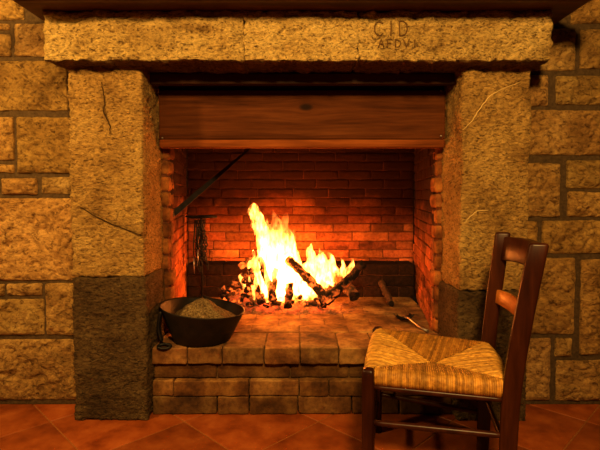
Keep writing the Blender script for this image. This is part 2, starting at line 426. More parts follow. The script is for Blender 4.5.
def mark(uvs, name, mat, parent, seed, r, amp=.0060):
    for uv in uvs:
        mb = MB(); dsp = pecked(seed, amp); f2 = []
        for (a, b) in zip(uv, uv[1:]):
            for t in range(6):
                p = P(a[0] + (b[0] - a[0]) * t / 6 + .35 * math.sin(t * 2.1 + a[1]), a[1] + (b[1] - a[1]) * t / 6, YP)
                f2.append(p + Vector((0, dsp(p, Vector((0, -1, 0))).y - .0005, 0)))
        mb.tube(f2, [r * (.5 + .5 * math.sin(PI * (i + .5) / len(f2))) for i in range(len(f2))], 6)
        part(mb, name, mat, None, parent)
mark([[(80, 207), (95, 216), (112, 224), (130, 231), (143, 236)], [(101, 82), (104, 96), (104, 112), (110, 126), (111, 136)]], 'crack', M['crack'], pl, 1, .0034)
mark([[(463, 130), (472, 121), (480, 108), (490, 96), (502, 89), (526, 80)], [(464, 224), (470, 217), (477, 211), (492, 210)]], 'scratch', M['scratch'], pr, 6, .0028)
# lintel in three blocks
xl0, xl1 = P(42.5, 36, YL).x, P(553, 36, YL).x
xs = [xl0, P(244, 36, YL).x, P(358, 36, YL).x, xl1]
mb = MB()
def lint(seed):
    base = pecked(seed, .0065, [], YL)
    def disp(p, n):
        e = max(0, min(1, (p.z - zl0) / .03)); d = base(p, n)
        hol = max(0, noise.noise(Vector((p.x * 9, 0, p.z * 22 + seed)))) ** 2 * .055
        if n.y < -.5: d = d + Vector((0, hol * e, 0))
        if n.z < -.5 or (p.z - zl0) < .02: d += Vector((0, 0, .005 * fr((p.x, 0, 0), 9, 3, seed)))
        return d
    return disp
for i in range(3):
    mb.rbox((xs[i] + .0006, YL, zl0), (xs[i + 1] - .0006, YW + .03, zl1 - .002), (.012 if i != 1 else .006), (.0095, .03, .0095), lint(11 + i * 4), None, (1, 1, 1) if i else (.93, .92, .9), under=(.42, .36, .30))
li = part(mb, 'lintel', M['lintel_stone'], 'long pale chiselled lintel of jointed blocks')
# worn carved letters on the right of the lintel
mb = MB()
def strokes(letters, u, v, w, h, adv):
    G = {'C': [[(.9, .15), (.6, 0), (.25, .1), (.05, .4), (.08, .75), (.35, 1), (.7, .98), (.92, .82)]],
         'I': [[(.5, 0), (.5, 1)]], 'D': [[(.1, 0), (.1, 1)], [(.1, 0), (.5, .02), (.85, .25), (.92, .55), (.75, .88), (.4, 1), (.1, 1)]],
         'F': [[(.15, 0), (.15, 1)], [(.15, 0), (.85, 0)], [(.15, .48), (.7, .48)]], 'V': [[(.05, 0), (.5, 1), (.95, 0)]],
         'A': [[(.05, 1), (.5, 0), (.95, 1)], [(.25, .6), (.75, .6)]]}
    for ch in letters:
        for ln in G[ch]:
            pts = [P(u + a * w, v + b * h, YL) for a, b in ln]; fine = []
            for p, q in zip(pts, pts[1:]):
                m_ = 4
                for t in range(m_): fine.append(p.lerp(q, t / m_))
            fine.append(pts[-1])
            f2 = []
            for p in fine:
                d_ = lint(19 if p.x > xs[2] else 15)(p, Vector((0, -1, 0))); f2.append(p + Vector((0, d_.y - .0022, 0)))
            mb.tube(f2, .0030, 6)
        u += adv
strokes('CID', 374, 21, 9.5, 15, 12.2)
strokes('AFDVI', 378, 39.5, 6.2, 8, 8.4)
part(mb, 'carved_inscription', M['groove'], 'worn letters cut into the stone', li)
# wooden mantel shelf with a moulding under its front
mb = MB(); zs = zl1
wv = lambda p, n: n * (.0015 * fr(p, 6, 2, 3))
mb.rbox((-1.178, 1.87, zs), (1.192, YW + .004, zs + .075), .006, (.06, .05, .04), wv)
ms = part(mb, 'mantel_shelf', M['shelf_wood'], 'dark stained wooden mantel shelf')
mb = MB(); mb.rbox((-1.178 + .02, 1.925, zs - .010), (1.192 - .02, 1.95, zs + .002), .005)
part(mb, 'moulding', M['shelf_wood'], None, ms)
# hood board across the opening, soffit above it
hz0 = P(300, 148, YJ - .06).z; hz1 = P(300, 90, YJ - .06).z; hx0 = xpl1 + .004; hx1 = xpr0 - .004
mb = MB(); mb.rbox((hx0 + .006, YJ - .06, hz0 + .045), (hx1 - .006, YJ - .02, hz1), .004, (.05, .05, .03), wv)
mb.rbox((hx0 + .006, YJ - .066, hz0), (hx1 - .006, YJ - .02, hz0 + .043), .010, (.05, .05, .03), wv, None, (2.2, 2.1, 1.8))
hb = part(mb, 'hood_board', M['hood_wood'], 'brown pine board with a knot, closing the top of the opening')
for (u, v) in ((162.5, 138), (441, 90.5), (441, 136)):
    q = P(u, v, YJ - .066); mb = MB()
    mb.tube([q + Vector((0, .004, 0)), q + Vector((0, -.003, 0)), q + Vector((0, -.005, 0))], [.005, .005, .0025], 10)
    part(mb, 'screw', M['steel'], 'small shiny screw head', hb)
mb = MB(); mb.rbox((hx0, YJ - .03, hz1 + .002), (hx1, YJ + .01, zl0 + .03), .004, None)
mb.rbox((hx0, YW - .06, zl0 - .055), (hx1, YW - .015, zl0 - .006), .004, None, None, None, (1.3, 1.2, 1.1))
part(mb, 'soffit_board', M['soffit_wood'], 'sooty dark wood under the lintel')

# ---------------- bricks
def bdisp(seed, a=.0022):
    return lambda p, n: n * (a * fr(p, 18, 3, seed)) + Vector((.0012 * fr(p, 30, 2, seed + 3),) * 3)
# hearth: paved top and four courses in front, the top one proud and lit
hxl, hxr = xpl1 + .012, xpr0 - .012
mb = MB()
mb.rbox((hxl + .01, YH + .048, 0), (hxr - .01, YB - .05, ZH - .005), .004, None, None, None, (1, 1, 1), 1)
vs = [349, 365, 381, 397, 412]
zz = [P(300, v, YH).z for v in vs]; zz[4] = 0; zz[0] = ZH
top_joints = [148, 187, 222, 264, 300, 339, 375, 414, 460]
j2 = [148, 216, 290, 350, 420, 460]; j3 = [150, 173, 249, 299, 329, 395, 460]; j4 = [150, 217, 249, 298, 352, 400, 460]
sd = 100
def course(js, z0, z1, y0, dep, tints, front_shade=(.66, .60, .50)):  # fronts tinted darker: their shade against the fire-lit top, put into colour
    global sd
    for a, b in zip(js, js[1:]):
        x0 = max(P(a, 380, YH).x, hxl); x1 = min(P(b, 380, YH).x, hxr); sd += 1
        if x1 - x0 < .02: continue
        t = vary(.20, .12); t = tuple(t[i] * tints[i] for i in range(3)); jy = random.uniform(-.004, .004)
        mb.rbox((x0 + .003, y0 + jy, z0 + .003), (x1 - .003, y0 + dep, z1 - .002), .006, (.014, .03, .014), bdisp(sd, .003), None, t, front=tuple(t[i] * front_shade[i] for i in range(3)))
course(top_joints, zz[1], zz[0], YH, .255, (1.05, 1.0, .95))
course(j2, zz[2], zz[1], YH + .034, .1, (.62, .56, .50))  # shade of the recess under the top course painted into this tint
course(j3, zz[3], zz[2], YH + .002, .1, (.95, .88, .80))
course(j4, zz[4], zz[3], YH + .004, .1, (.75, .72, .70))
# paving behind the front row
y = YH + .26; r_ = 0
while y < YB - .2:
    x = hxl - .08 - (.12 if r_ % 2 else 0); 
    while x < hxr + .1:
        w = .26; x0, x1 = max(x, -.76), min(x + w, .78); sd += 1
        if y < YJ: x0, x1 = max(x0, hxl), min(x1, hxr)
        if x1 - x0 > .03:
            mb.rbox((x0 + .0012, y + .0012, ZH - .05), (x1 - .0012, y + .1288, ZH - .0005), .004, (.02, .02, .05), bdisp(sd, .0016), None, vary(.14, .08))
        x += w
    y += .13; r_ += 1
part(mb, 'hearth', [M['hearth_brick'], M['hearth_mortar']], 'raised brick hearth step')

# firebox walls of coursed brick
BH = .066
ZTOP = 1.62
def brick_wall(name, A, B, z0, z1, label, seed, blen=.25, dep=.1, mat='fire_brick', tint=(1, 1, 1)):
    """face line runs from A to B (x, y); the face looks to the left hand of the way"""
    A = Vector((*A, 0)); B = Vector((*B, 0)); L = (B - A).length; d = (B - A) / L
    nrm = Vector((-d.y, d.x, 0))
    Mx = Matrix(((d.x, -nrm.x, 0, A.x), (d.y, -nrm.y, 0, A.y), (0, 0, 1, 0), (0, 0, 0, 1)))
    mb = MB(); rnd = random.Random(seed)
    mb.rbox((0, .008, z0), (L, dep, z1), .003, None, None, Mx, (1, 1, 1), 1)
    z = z0; row = 0; n = 0
    while z < z1 - .01:
        h = min(BH * rnd.uniform(.93, 1.07), z1 - z); x = -(blen / 2 if row % 2 else 0) - rnd.uniform(0, .04)
        while x < L:
            w = blen * rnd.uniform(.85, 1.12); x0, x1 = max(x, 0), min(x + w, L); n += 1
            if x1 - x0 > .015:
                b = rnd.uniform(.50, 1.25); t = (b * tint[0], b * rnd.uniform(.88, 1.1) * tint[1], b * rnd.uniform(.85, 1.1) * tint[2])
                jy = rnd.uniform(-.004, .004)
                mb.rbox((x0 + .0025, jy, z + .003), (x1 - .0025, dep - .02, z + h - .002), .006, (.022, .06, .02), bdisp(seed * 50 + n, .003), Mx, t)
            x += w
        z += h; row += 1
    return part(mb, name, [M[mat], M['fire_mortar']], label)
xjl, xjr = -.672, .700            # inner edges of the jambs
xbl, xbr = -.838, .848            # back corners
brick_wall('firebox_back_wall', (xbr, YB), (xbl, YB), ZH - .02, ZTOP, 'back wall of red sooted firebrick', 1)
brick_wall('firebox_side_wall', (xbl, YB), (xjl, YJ + .05), ZH - .02, ZTOP, 'left side wall of red firebrick', 2, .16)
brick_wall('firebox_side_wall', (xjr, YJ + .05), (xbr, YB), ZH - .02, ZTOP, 'right side wall of red firebrick', 3, .16)
# toothed jambs of single bricks
for sx, xin, xout in ((-1, xjl, xpl1), (1, xjr, xpr0)):
    mb = MB(); z = ZH; n = 0
    while z < hz0 + .1:
        h = .083 * random.uniform(.92, 1.08); j = random.uniform(-.006, .006); n += 1
        lo, hi = sorted((xin + sx * j * .8, xout + sx * .05))
        if sx < 0: lo, hi = xout - .03, xin + j
        else: lo, hi = xin + j, xout + .03
        mb.rbox((lo, YJ + j * .5, z + .003), (hi, YJ + .10, z + h - .004), .016, (.014, .03, .014), bdisp(600 + n + sx * 40, .005), None, tuple(a * b for a, b in zip(vary(.15, .1), (.90, .62, .38))))
        z += h
    lo, hi = (xout - .04, xin - .012) if sx < 0 else (xin + .012, xout + .04)
    mb.rbox((lo, YJ + .012, ZH), (hi, YJ + .105, hz0 + .2), .003, None, None, None, (1, 1, 1), 1)
    part(mb, 'jamb', [M['hearth_brick'], M['fire_mortar']], ('left' if sx < 0 else 'right') + ' jamb of rounded upright bricks')
# sooty ledge along the foot of the back wall
YS = PZ(420, 297, ZH).y; zs1 = P(300, 264, YS).z
print('ledge', YS, zs1, 'hearth', ZH, 'lintel', zl0, zl1)
mb = MB(); n = 0; wl = lambda y: (xjl + (xbl - xjl) * (y - YJ - .05) / (YB - YJ - .05), xjr + (xbr - xjr) * (y - YJ - .05) / (YB - YJ - .05))
a, b = wl(YS); z = ZH - .01; row = 0
mb.rbox((a + .02, YS + .01, ZH - .02), (b - .02, YB - .01, zs1 - .012), .003, None, None, None, (1, 1, 1), 1)
hh = (zs1 - z) / 3
for row in range(3):
    x = a + .006 - (.12 if row % 2 else 0)
    while x < b - .01:
        w = .25; x0, x1 = max(x, a + .006), min(x + w, b - .006); n += 1
        if x1 - x0 > .02:
            mb.rbox((x0 + .003, YS + random.uniform(-.003, .003), z + .003), (x1 - .003, YB - .02, z + hh - .002), .007, (.022, .05, .022), bdisp(900 + n, .003), None, vary(.2, .1), 2 if row == 2 and False else 0)
        x += w
    z += hh
part(mb, 'back_ledge', [M['soot_brick'], M['fire_mortar']], 'soot blackened ledge at the foot of the back wall')
# unseen flat cap above the firebox, added to keep world light out
mb = MB()
mb.rbox((xbl - .1, YJ + .02, ZTOP - .02), (xbr + .1, YB + .1, ZTOP + .05), .005)
part(mb, 'light_block_cap', M['soot_brick'])

# ------------------------------------------------------------------ damper lever: flat tapering iron bar
A = P(173.5, 214, YJ + .08); B = P(248, 150, 2.95); B2 = B + (B - A) * .10
lev = empty('damper_lever', A); tag(lev, 'dark flat iron bar slanting up across the firebox from its left side', 'iron bar')
mb = MB(); n = 14; L = B2 - A
up = Vector((-L.z, 0, L.x)).normalized(); th = Vector((0, .004, 0)); ring = []
for i in range(n + 1):
    t = i / n; c = L * t; w = .015 * (1 - t) + .004 * t + .004 * math.sin(t * 3.1) * (1 - t)
    ring.append([mb.vert(c + up * w + th * -1), mb.vert(c + up * w + th), mb.vert(c - up * w + th), mb.vert(c - up * w - th)])
for i in range(n):
    for q in range(4): mb.face([ring[i][q], ring[i][(q + 1) % 4], ring[i + 1][(q + 1) % 4], ring[i + 1][q]], smooth=False)
mb.face(ring[0][::-1]); mb.face(ring[-1])
mb.build('bar', M['iron'], lev)
mb = MB(); mb.tube([(-.016, -.012, 0), (.004, -.012, 0), (.006, -.012, 0)], [.016, .016, .011], 14)
mb.build('pivot_bolt', M['iron'], lev)
# ------------------------------------------------------------------ tool stand and the tongs hanging on it
ts = PZ(202, 303, ZH); ts.z = ZH; zt = P(202, 217, ts.y).z - ZH
st = empty('tool_stand', ts); tag(st, 'slim black iron stand with a T-shaped top, left of the fire', 'tool stand')
mb = MB(); mb.tube([(0, 0, .01), (0, 0, zt)], .009, 10); mb.build('pole', M['iron'], st)
mb = MB(); s_ = .105
mb.tube([(-s_, .01, .004 + zt), (-s_ * .5, 0, zt - .002), (0, 0, zt), (s_ * .5, 0, zt + .003), (s_, -.01, zt + .002)], [.007, .009, .011, .009, .007], 8); mb.build('cross_bar', M['iron'], st)
mb = MB()
for q in range(3):
    an = q * 2.094 + .4; mb.tube([(0, 0, .05), (.05 * math.cos(an), .05 * math.sin(an), .03), (.10 * math.cos(an), .10 * math.sin(an), .006)], [.007, .006, .005], 8)
mb.build('tripod_foot', M['iron'], st)
# chain wound on the pole
ch = empty('iron_chain', ts + Vector((0, -.012, zt - .02))); tag(ch, 'sooty iron chain hanging in a bunch from the T-shaped stand', 'chain')
n = 0
for strand, (ox, oy, ln) in enumerate(((-.020, -.004, 14), (-.006, -.016, 16), (.008, -.010, 13), (.022, -.004, 15), (.014, -.022, 12), (-.014, -.026, 14))):
    for i in range(ln):
        z = -.0215 * i - .012; cx = ox + .007 * math.sin(i * .8 + strand) + (ox * .7) * i / ln; cy = oy + .004 * math.cos(i * 1.1 + strand)
        a_ = PI / 2 * (i % 2) + strand * .4 + .3; pts = []
        for q in range(9):
            an = 2 * PI * q / 8; pts.append((cx + .0085 * math.cos(an) * math.cos(a_), cy + .0085 * math.cos(an) * math.sin(a_), z + .0145 * math.sin(an)))
        mb = MB(); mb.tube(pts, .0034, 6); mb.build('link', M['iron'], ch)
tg = empty('fire_tongs', ts + Vector((-.028, -.045, zt - .03))); tag(tg, 'iron fire tongs with bright worn tips hanging beside the chain', 'tongs')
for sx in (-1, 1):
    mb = MB(); tp = -.34 if sx < 0 else -.29
    mb.tube([(sx * .004, 0, .012), (sx * .008, 0, -.06), (sx * .016, 0, -.16), (sx * .014, 0, tp + .11)], [.0045, .005, .005, .0045], 8)
    arm = mb.build('arm', M['iron'], tg)
    mb = MB(); mb.tube([(sx * .014, 0, tp + .112), (sx * .013, -.002, tp + .05), (sx * .010, -.004, tp)], [.0045, .0045, .003], 8); mb.build('tip', M['steel'], arm).__setitem__('label', 'bright worn tip')
mb = MB(); mb.tube([(0, -.004, 0), (0, .034, .002), (0, .05, -.001)], [.008, .005, .004], 8); mb.build('hook', M['iron'], tg)

# ------------------------------------------------------------------ pan of ash
pc = Vector((P(202.5, 320, 2.33).x, 2.33, ZH)); RR = .210; HP = .160
pan = empty('ash_pan', pc); tag(pan, 'round dark iron pan holding a mound of ash, on the left of the hearth', 'pan')
mb = MB(); mb.lathe([(0, 0), (.128, 0), (.138, .004), (.172, .075), (RR - .004, HP - .006), (RR, HP), (RR - .004, HP + .002), (RR - .010, HP - .004), (.165, .078), (.130, .012), (0, .010)], 56)
for p_ in mb.v: p_.z -= .11 * p_.x * max(0, p_.z) / HP
mb.build('bowl', M['pan_iron'], pan)
mb = MB(); pts = []                        # strap handle on the left side, thickened to stand in for shade there
for q in range(13):
    t = q / 12; an = PI * t; pts.append((-.180 - .014 * math.sin(an), -.085, .162 - .145 * t))
mb.tube(pts, .015, 10, flat=.6); mb.build('handle', M['iron'], pan)
mb = MB(); nr, ns = 14, 48; cz = .205; rings = []
for i in range(nr + 1):
    t = i / nr; rings.append([])
    for q in range(ns):
        an = 2 * PI * q / ns; r = (RR - .043) * t; x, y = r * math.cos(an), r * math.sin(an)
        z = .105 + (cz - .105) * (max(0, 1 - t) ** 1.0) * 1.0 + .020 * fr((x, y, 0), 20, 5, 2) * (1 - t * .5) + .018 * math.exp(-((x + .03) ** 2 + y * y) / .004)
        rings[-1].append(mb.vert((pc.x + x, pc.y + y, ZH + z)))
for i in range(nr):
    for q in range(ns): mb.face([rings[i][q], rings[i][(q + 1) % ns], rings[i + 1][(q + 1) % ns], rings[i + 1][q]])
low = [mb.vert((pc.x + .125 * math.cos(2 * PI * q / ns), pc.y + .125 * math.sin(2 * PI * q / ns), ZH + .014)) for q in range(ns)]
for q in range(ns): mb.face([rings[-1][q], rings[-1][(q + 1) % ns], low[(q + 1) % ns], low[q]])
mb.face(low)
tag(mb.build('ash_heap', M['ash']), 'grey brown heap of wood ash filling the round iron pan', 'ash', kind='stuff')
# small iron ring lying on the front edge
q = PZ(163, 349.5, ZH); q.y += .022
mb = MB(); pts = []
for i in range(21):
    an = 2 * PI * i / 20; pts.append((q.x + .030 * math.cos(an), q.y + .016 * math.sin(an), ZH + .008 + .006 * math.sin(an)))
mb.tube(pts, .0065, 8)
tag(mb.build('iron_ring', M['iron']), 'small black iron ring lying at the left front edge of the hearth', 'ring')

# ------------------------------------------------------------------ fire: ash bed, logs, flames
FX = P(290, 290, 3.0).x
mb = MB(); nx, ny = 90, 44; x0, x1, y0, y1 = P(215, 300, 3.0).x, P(372, 300, 3.0).x, 2.78, YS - .012; gr = []
for j in range(ny + 1):
    gr.append([])
    for i in range(nx + 1):
        x = x0 + (x1 - x0) * i / nx; y = y0 + (y1 - y0) * j / ny
        e = math.exp(-(((x - FX + .02) / .26) ** 4)) * math.exp(-(((y - 3.02) / .17) ** 4))
        l2 = math.exp(-(((x + .36) / .13) ** 2)) * math.exp(-(((y - 3.06) / .14) ** 2))
        b = min(i, nx - i, j + 0, ny - j + 6) / 8.0; b = max(0, min(1, b))
        z = (.035 * e + .060 * l2) + (.006 + .03 * (e + l2)) * fr((x, y, 0), 20, 4, 4) - .006 + .006 * b
        gr[-1].append(mb.vert((x, y, ZH + max(z, -.004)), min(1, e * 1.1 + l2 * .35)))
for j in range(ny):
    for i in range(nx): mb.face([gr[j][i], gr[j][i + 1], gr[j + 1][i + 1], gr[j + 1][i]])
tag(mb.build('ember_bed', M['ember_bed']), 'bed of grey ash and glowing red embers beneath the burning logs', 'embers', kind='stuff')

def log(a, b, ra, rb, label, bark='bark', enda='char_end', endb='char_end', bow=0.0, heat=(1, 1), nz=.24, name='log'):
    mb = MB(); a = Vector(a); b = Vector(b); n = 16; pts = []; rad = []; hs = []
    L = (b - a).length; sdv = random.random() * 50; side_ = Vector((0, 0, 1))
    for i in range(n + 1):
        t = i / n
        p = a.lerp(b, t) + side_ * bow * math.sin(PI * t) + Vector((fr((t * 3, sdv, 0), 1, 2), fr((t * 3, sdv, 5), 1, 2), fr((t * 3, sdv, 9), 1, 2))) * .013
        pts.append(p); rad.append((ra * (1 - t) + rb * t) * (1 + .12 * fr((t * 5, sdv, 3), 1, 2))); hs.append(heat[0] * (1 - t) + heat[1] * t)
    mb.tube(pts, rad, 14, nz=nz, nf=38, heat=hs, seed=sdv)
    # sloping, gently domed cut ends carry their own look
    mb.mi[-2] = 1; mb.mi[-1] = 2
    o = mb.build(name, [M[bark], M[enda], M[endb]])
    tag(o, label, 'log', 'logs burning on the hearth'); return o
log(P(287, 259, 2.99), P(331, 302, 2.86), .027, .029, 'burning log slanting down to the right through the middle of the flames', heat=(1.2, .7))
log(P(320, 302, 2.86), P(364, 263, 2.90), .027, .026, 'dark knotty branch rising to the right out of the fire', bow=-.014, heat=(.55, .0), nz=.16, bark='bark_black')
log(P(331, 268, 3.15), P(354, 297, 2.87), .029, .036, 'thick log at the right of the fire with a black charred end', 'bark_pale', heat=(1.0, .1))
log(P(320, 281, 3.12), P(338, 295, 2.95), .023, .026, 'short log under the dark branch, its black end facing out', heat=(1.0, .2))
log(P(260, 258, 3.01), P(274, 301, 2.86), .017, .024, 'upright charred log split by flame at the left of the fire', heat=(1.3, .8))
log(P(276, 268, 3.00), P(270, 302, 2.89), .014, .020, 'thin upright log glowing between two tongues of flame', heat=(1.4, 1))
log(P(250, 268, 3.00), P(261, 303, 2.89), .016, .022, 'charred log leaning left at the left edge of the flames', heat=(1.2, .8))
log(P(290, 284, 2.90), P(288, 306, 2.84), .021, .028, 'stubby black log end standing at the front of the fire', heat=(.6, .2))
log(P(238, 296, 3.12), P(257, 303, 2.92), .026, .029, 'short log at the front left of the fire with a pale brown sawn end', 'bark_pale', 'wood_end', 'wood_end', heat=(.6, .1))
log(P(222, 297, 3.06), P(243, 291, 3.14), .022, .018, 'black burnt log lying in the ash at the far left of the fire', heat=(.2, .6))
log(P(298, 303, 2.93), P(326, 305, 2.90), .017, .019, 'small glowing log lying flat along the front of the fire', heat=(1.2, .5))
log(P(240, 267, 3.16), P(253, 260, 3.18), .022, .026, 'reddish chunk of wood on the left behind the flames', 'bark_pale', heat=(.9, .9))
log(P(262, 301, 2.95), P(281, 304, 2.90), .016, .018, 'small charred log lying flat at the front left under the flames', heat=(1.0, .6))
log(PZ(380, 280, ZH + .11), PZ(391.5, 304, ZH + .024), .023, .020, 'charred grey brown log lying apart on the right of the hearth', 'bark_pale', heat=(0, 0), nz=.25)
# small lumps of ember: countable ones at the front
for i, (u, v, r) in enumerate(((247, 290, .02), (262, 296, .017), (271, 303, .014), (307, 303, .015), (316, 300, .016), (293, 302, .013), (300, 297, .017), (244, 281, .019), (252, 283, .016))):
    c = P(u, v, 2.93 + (.05 if v < 295 else 0)); mb = MB(); pts = []
    dv = Vector((random.uniform(-1, 1), random.uniform(-.4, .4), random.uniform(-.5, .5))).normalized() * r
    c.z = max(c.z, ZH + r * .8)
    mb.tube([c - dv * 1.1, c - dv * .7, c, c + dv * .7, c + dv * 1.1], [r * .35, r * .8, r, r * .75, r * .3], 9, nz=.35, nf=45, heat=[1.5] * 5, seed=i)
    tag(mb.build('ember', M['bark']), 'glowing red ember lump among the burning logs', 'ember', 'ember lumps at the foot of the fire')

for i, (u, v, Y, r) in enumerate(((228, 291, 3.05, .024), (235, 284, 3.14, .026), (241, 300, 2.93, .020), (226, 300, 2.98, .018), (250, 304, 2.88, .018), (233, 302, 2.92, .015), (222, 288, 3.16, .02), (246, 296, 2.97, .022), (243, 278, 3.16, .024), (266, 306, 2.86, .014))):
    c = P(u, v, Y); mb = MB(); dv = Vector((random.uniform(-1, 1), random.uniform(-.4, .4), random.uniform(-.4, .4))).normalized() * r
    c.z = max(c.z, ZH + r * .6)
    mb.tube([c - dv * 1.5, c - dv * 1.2, c, c + dv * .9, c + dv * 1.5], [r * .45, r * .62, r * .7, r * .66, r * .4], 7, nz=.5, smooth=False, nf=42, heat=[(1.0, .45, .75)[i % 3]] * 5, seed=i + 30)
    tag(mb.build('charred_lump', M[('bark', 'bark_black')[i % 2]]), 'charred lump of wood in the ash to the left of the flames', 'charred wood', 'charred lumps left of the fire')
mb = MB()
def tongue(uv, rad, Y0, Y1=None, heat=(1.0, .55), sides=14, flat=.8, seed=0):
    """tongue of flame along picture points; rad in metres"""
    n = 22; Y1 = Y0 if Y1 is None else Y1; pts = []; rr = []; hs = []; m = len(uv) - 1
    for i in range(n + 1):
        t = i / n; s = t * m; a = min(int(s), m - 1); w = s - a
        def cr(k):
            p0, p1, p2, p3 = uv[max(a - 1, 0)][k], uv[a][k], uv[a + 1][k], uv[min(a + 2, m)][k]
            return .5 * (2 * p1 + (p2 - p0) * w + (2 * p0 - 5 * p1 + 4 * p2 - p3) * w * w + (3 * p1 - p0 - 3 * p2 + p3) * w ** 3)
        p = P(cr(0), cr(1), Y0 + (Y1 - Y0) * t)
        p += Vector((.009 * fr((t * 4, seed, 0), 1, 3), .014 * fr((t * 4, seed, 4), 1, 3), 0)) * (t ** .5)
        pts.append(p); r = (rad[a] * (1 - w) + rad[a + 1] * w); rr.append(max(r * (1 + .18 * fr((t * 7, seed, 8), 1, 3)), .0008))
        hs.append(heat[0] * (1 - t) + heat[1] * t)
    mb.tube(pts, rr, sides, heat=hs, nz=.16, nf=22, seed=seed)
# main body
tongue([(280, 300), (276, 272), (270, 245), (262, 228), (255, 212), (254, 200)], [.07, .095, .075, .040, .030, .001], 3.02, 2.98, (1.15, .72), seed=1)
tongue([(257, 236), (252, 222), (249.5, 211), (252, 204)], [.012, .016, .012, .001], 2.98, 2.97, (.9, .5), seed=21)
tongue([(283, 300), (283, 270), (281, 245), (276, 225), (273, 209)], [.06, .075, .060, .036, .001], 3.06, 3.02, (1.15, .38), seed=2)
tongue([(290, 298), (291, 270), (289, 245), (285, 228), (287, 211)], [.05, .060, .048, .030, .001], 3.02, 3.0, (1.15, .36), seed=3)
tongue([(268, 292), (267, 268), (266, 248), (269, 231), (267, 215)], [.04, .05, .05, .03, .001], 3.08, 3.05, (1.1, .36), seed=4)
tongue([(296, 295), (297, 275), (296, 258), (294, 242), (295, 226)], [.05, .055, .035, .02, .001], 3.07, 3.05, (1.1, .30), seed=5)
# right mass
tongue([(306, 296), (309, 275), (312, 262), (310, 251), (311, 241)], [.05, .06, .045, .026, .001], 3.08, 3.05, (1.15, .5), seed=6)
tongue([(316, 294), (320, 276), (323, 264), (321, 254), (318, 247)], [.05, .06, .045, .024, .001], 3.06, 3.05, (1.15, .5), seed=7)
tongue([(325, 292), (329, 277), (332, 266), (331, 257), (328, 251)], [.045, .05, .034, .02, .001], 3.07, 3.05, (1.1, .5), seed=8)
tongue([(303, 303), (303, 290), (300, 278)], [.03, .035, .001], 2.99, 3.0, (1.2, .9), seed=13)
tongue([(338, 288), (341, 275), (343, 266), (341, 258)], [.016, .026, .018, .001], 3.04, 3.03, (1.05, .5), seed=9)
tongue([(346, 282), (348, 272), (353, 262), (351, 257)], [.010, .018, .012, .001], 3.02, 3.02, (1.0, .45), seed=10)
# left wisps
tongue([(262, 296), (258, 278), (257, 264), (262, 252), (258, 240)], [.028, .032, .026, .018, .001], 3.0, 3.0, (1.1, .5), seed=11)
tongue([(254, 290), (251, 276), (250, 266), (254, 256), (252, 247)], [.018, .022, .018, .011, .001], 3.0, 3.0, (1.0, .35), seed=12)
tongue([(266, 303), (267, 288), (265, 272), (267, 258)], [.025, .032, .026, .001], 2.96, 2.97, (1.15, .7), seed=14)
tongue([(282, 304), (281, 290), (284, 276), (283, 262)], [.02, .028, .03, .001], 2.99, 2.98, (1.15, .8), seed=15)
tongue([(246, 292), (243, 283), (240, 277), (242, 270)], [.012, .016, .010, .001], 3.02, 3.02, (.95, .35), seed=16)
tongue([(314, 300), (316, 290), (318, 281), (316, 274)], [.018, .024, .016, .001], 2.95, 2.96, (1.1, .6), seed=17)
tongue([(268, 303), (266, 290), (268, 276), (264, 262)], [.012, .020, .018, .001], 2.88, 2.90, seed=31)
tongue([(284, 303), (286, 288), (283, 274), (285, 262)], [.014, .022, .018, .001], 2.87, 2.90, seed=32)
tongue([(255, 300), (254, 288), (257, 277), (254, 268)], [.010, .016, .012, .001], 2.90, 2.92, seed=33)
tongue([(304, 302), (307, 290), (305, 280)], [.016, .024, .001], 2.88, 2.90, seed=34)
tongue([(326, 288), (330, 280), (328, 270)], [.010, .016, .001], 2.92, 2.93, seed=35)
fo = mb.build('flames', M['flame'])
md = fo.modifiers.new('union', 'REMESH'); md.mode = 'VOXEL'; md.voxel_size = .0055; md.use_smooth_shade = True
me = bpy.data.meshes.new_from_object(fo.evaluated_get(bpy.context.evaluated_depsgraph_get())); fo.modifiers.clear(); fo.data = me
for v_ in me.vertices:                       # ragged licks
    p = v_.co; up_ = max(0, min(1, (p.z - ZH) / .25))
    q = Vector((p.x * 24, p.y * 24, p.z * 12)); q2 = q * 2.3
    v_.co = p + Vector((noise.noise(q), noise.noise(q + Vector((9, 0, 0))), 1.3 * noise.noise(q + Vector((0, 9, 0))))) * .016 * up_ + Vector((noise.noise(q2), noise.noise(q2 + Vector((5, 0, 0))), noise.noise(q2 + Vector((0, 5, 0))))) * .007
tag(fo, 'bright yellow white flames leaping from the burning logs', 'fire', kind='stuff')

# ------------------------------------------------------------------ hearth shovel on the right
hd = PZ(404, 318, ZH + .02); sh = empty('fire_shovel', (hd.x, hd.y, ZH)); tag(sh, 'small black iron hearth shovel with a pale handle lying at the right', 'shovel')
mb = MB(); nx = 9; g2 = []
for j in range(7):
    g2.append([])
    for i in range(nx):
        x = -.048 + .096 * i / (nx - 1); y = -.035 + .10 * j / 6
        g2[-1].append((x, y, .012 + .022 * (abs(x) / .048) ** 3 + .02 * max(0, (.0 - y) / .035) ** 2))
ids = [[mb.vert(p) for p in r] for r in g2]; ids2 = [[mb.vert((p[0], p[1], p[2] - .006)) for p in r] for r in g2]
for j in range(6):
    for i in range(nx - 1):
        mb.face([ids[j][i], ids[j][i + 1], ids[j + 1][i + 1], ids[j + 1][i]]); mb.face([ids2[j][i], ids2[j + 1][i], ids2[j + 1][i + 1], ids2[j][i + 1]])
per = [(0, i) for i in range(nx)] + [(j, nx - 1) for j in range(1, 7)] + [(6, i) for i in range(nx - 2, -1, -1)] + [(j, 0) for j in range(5, 0, -1)]
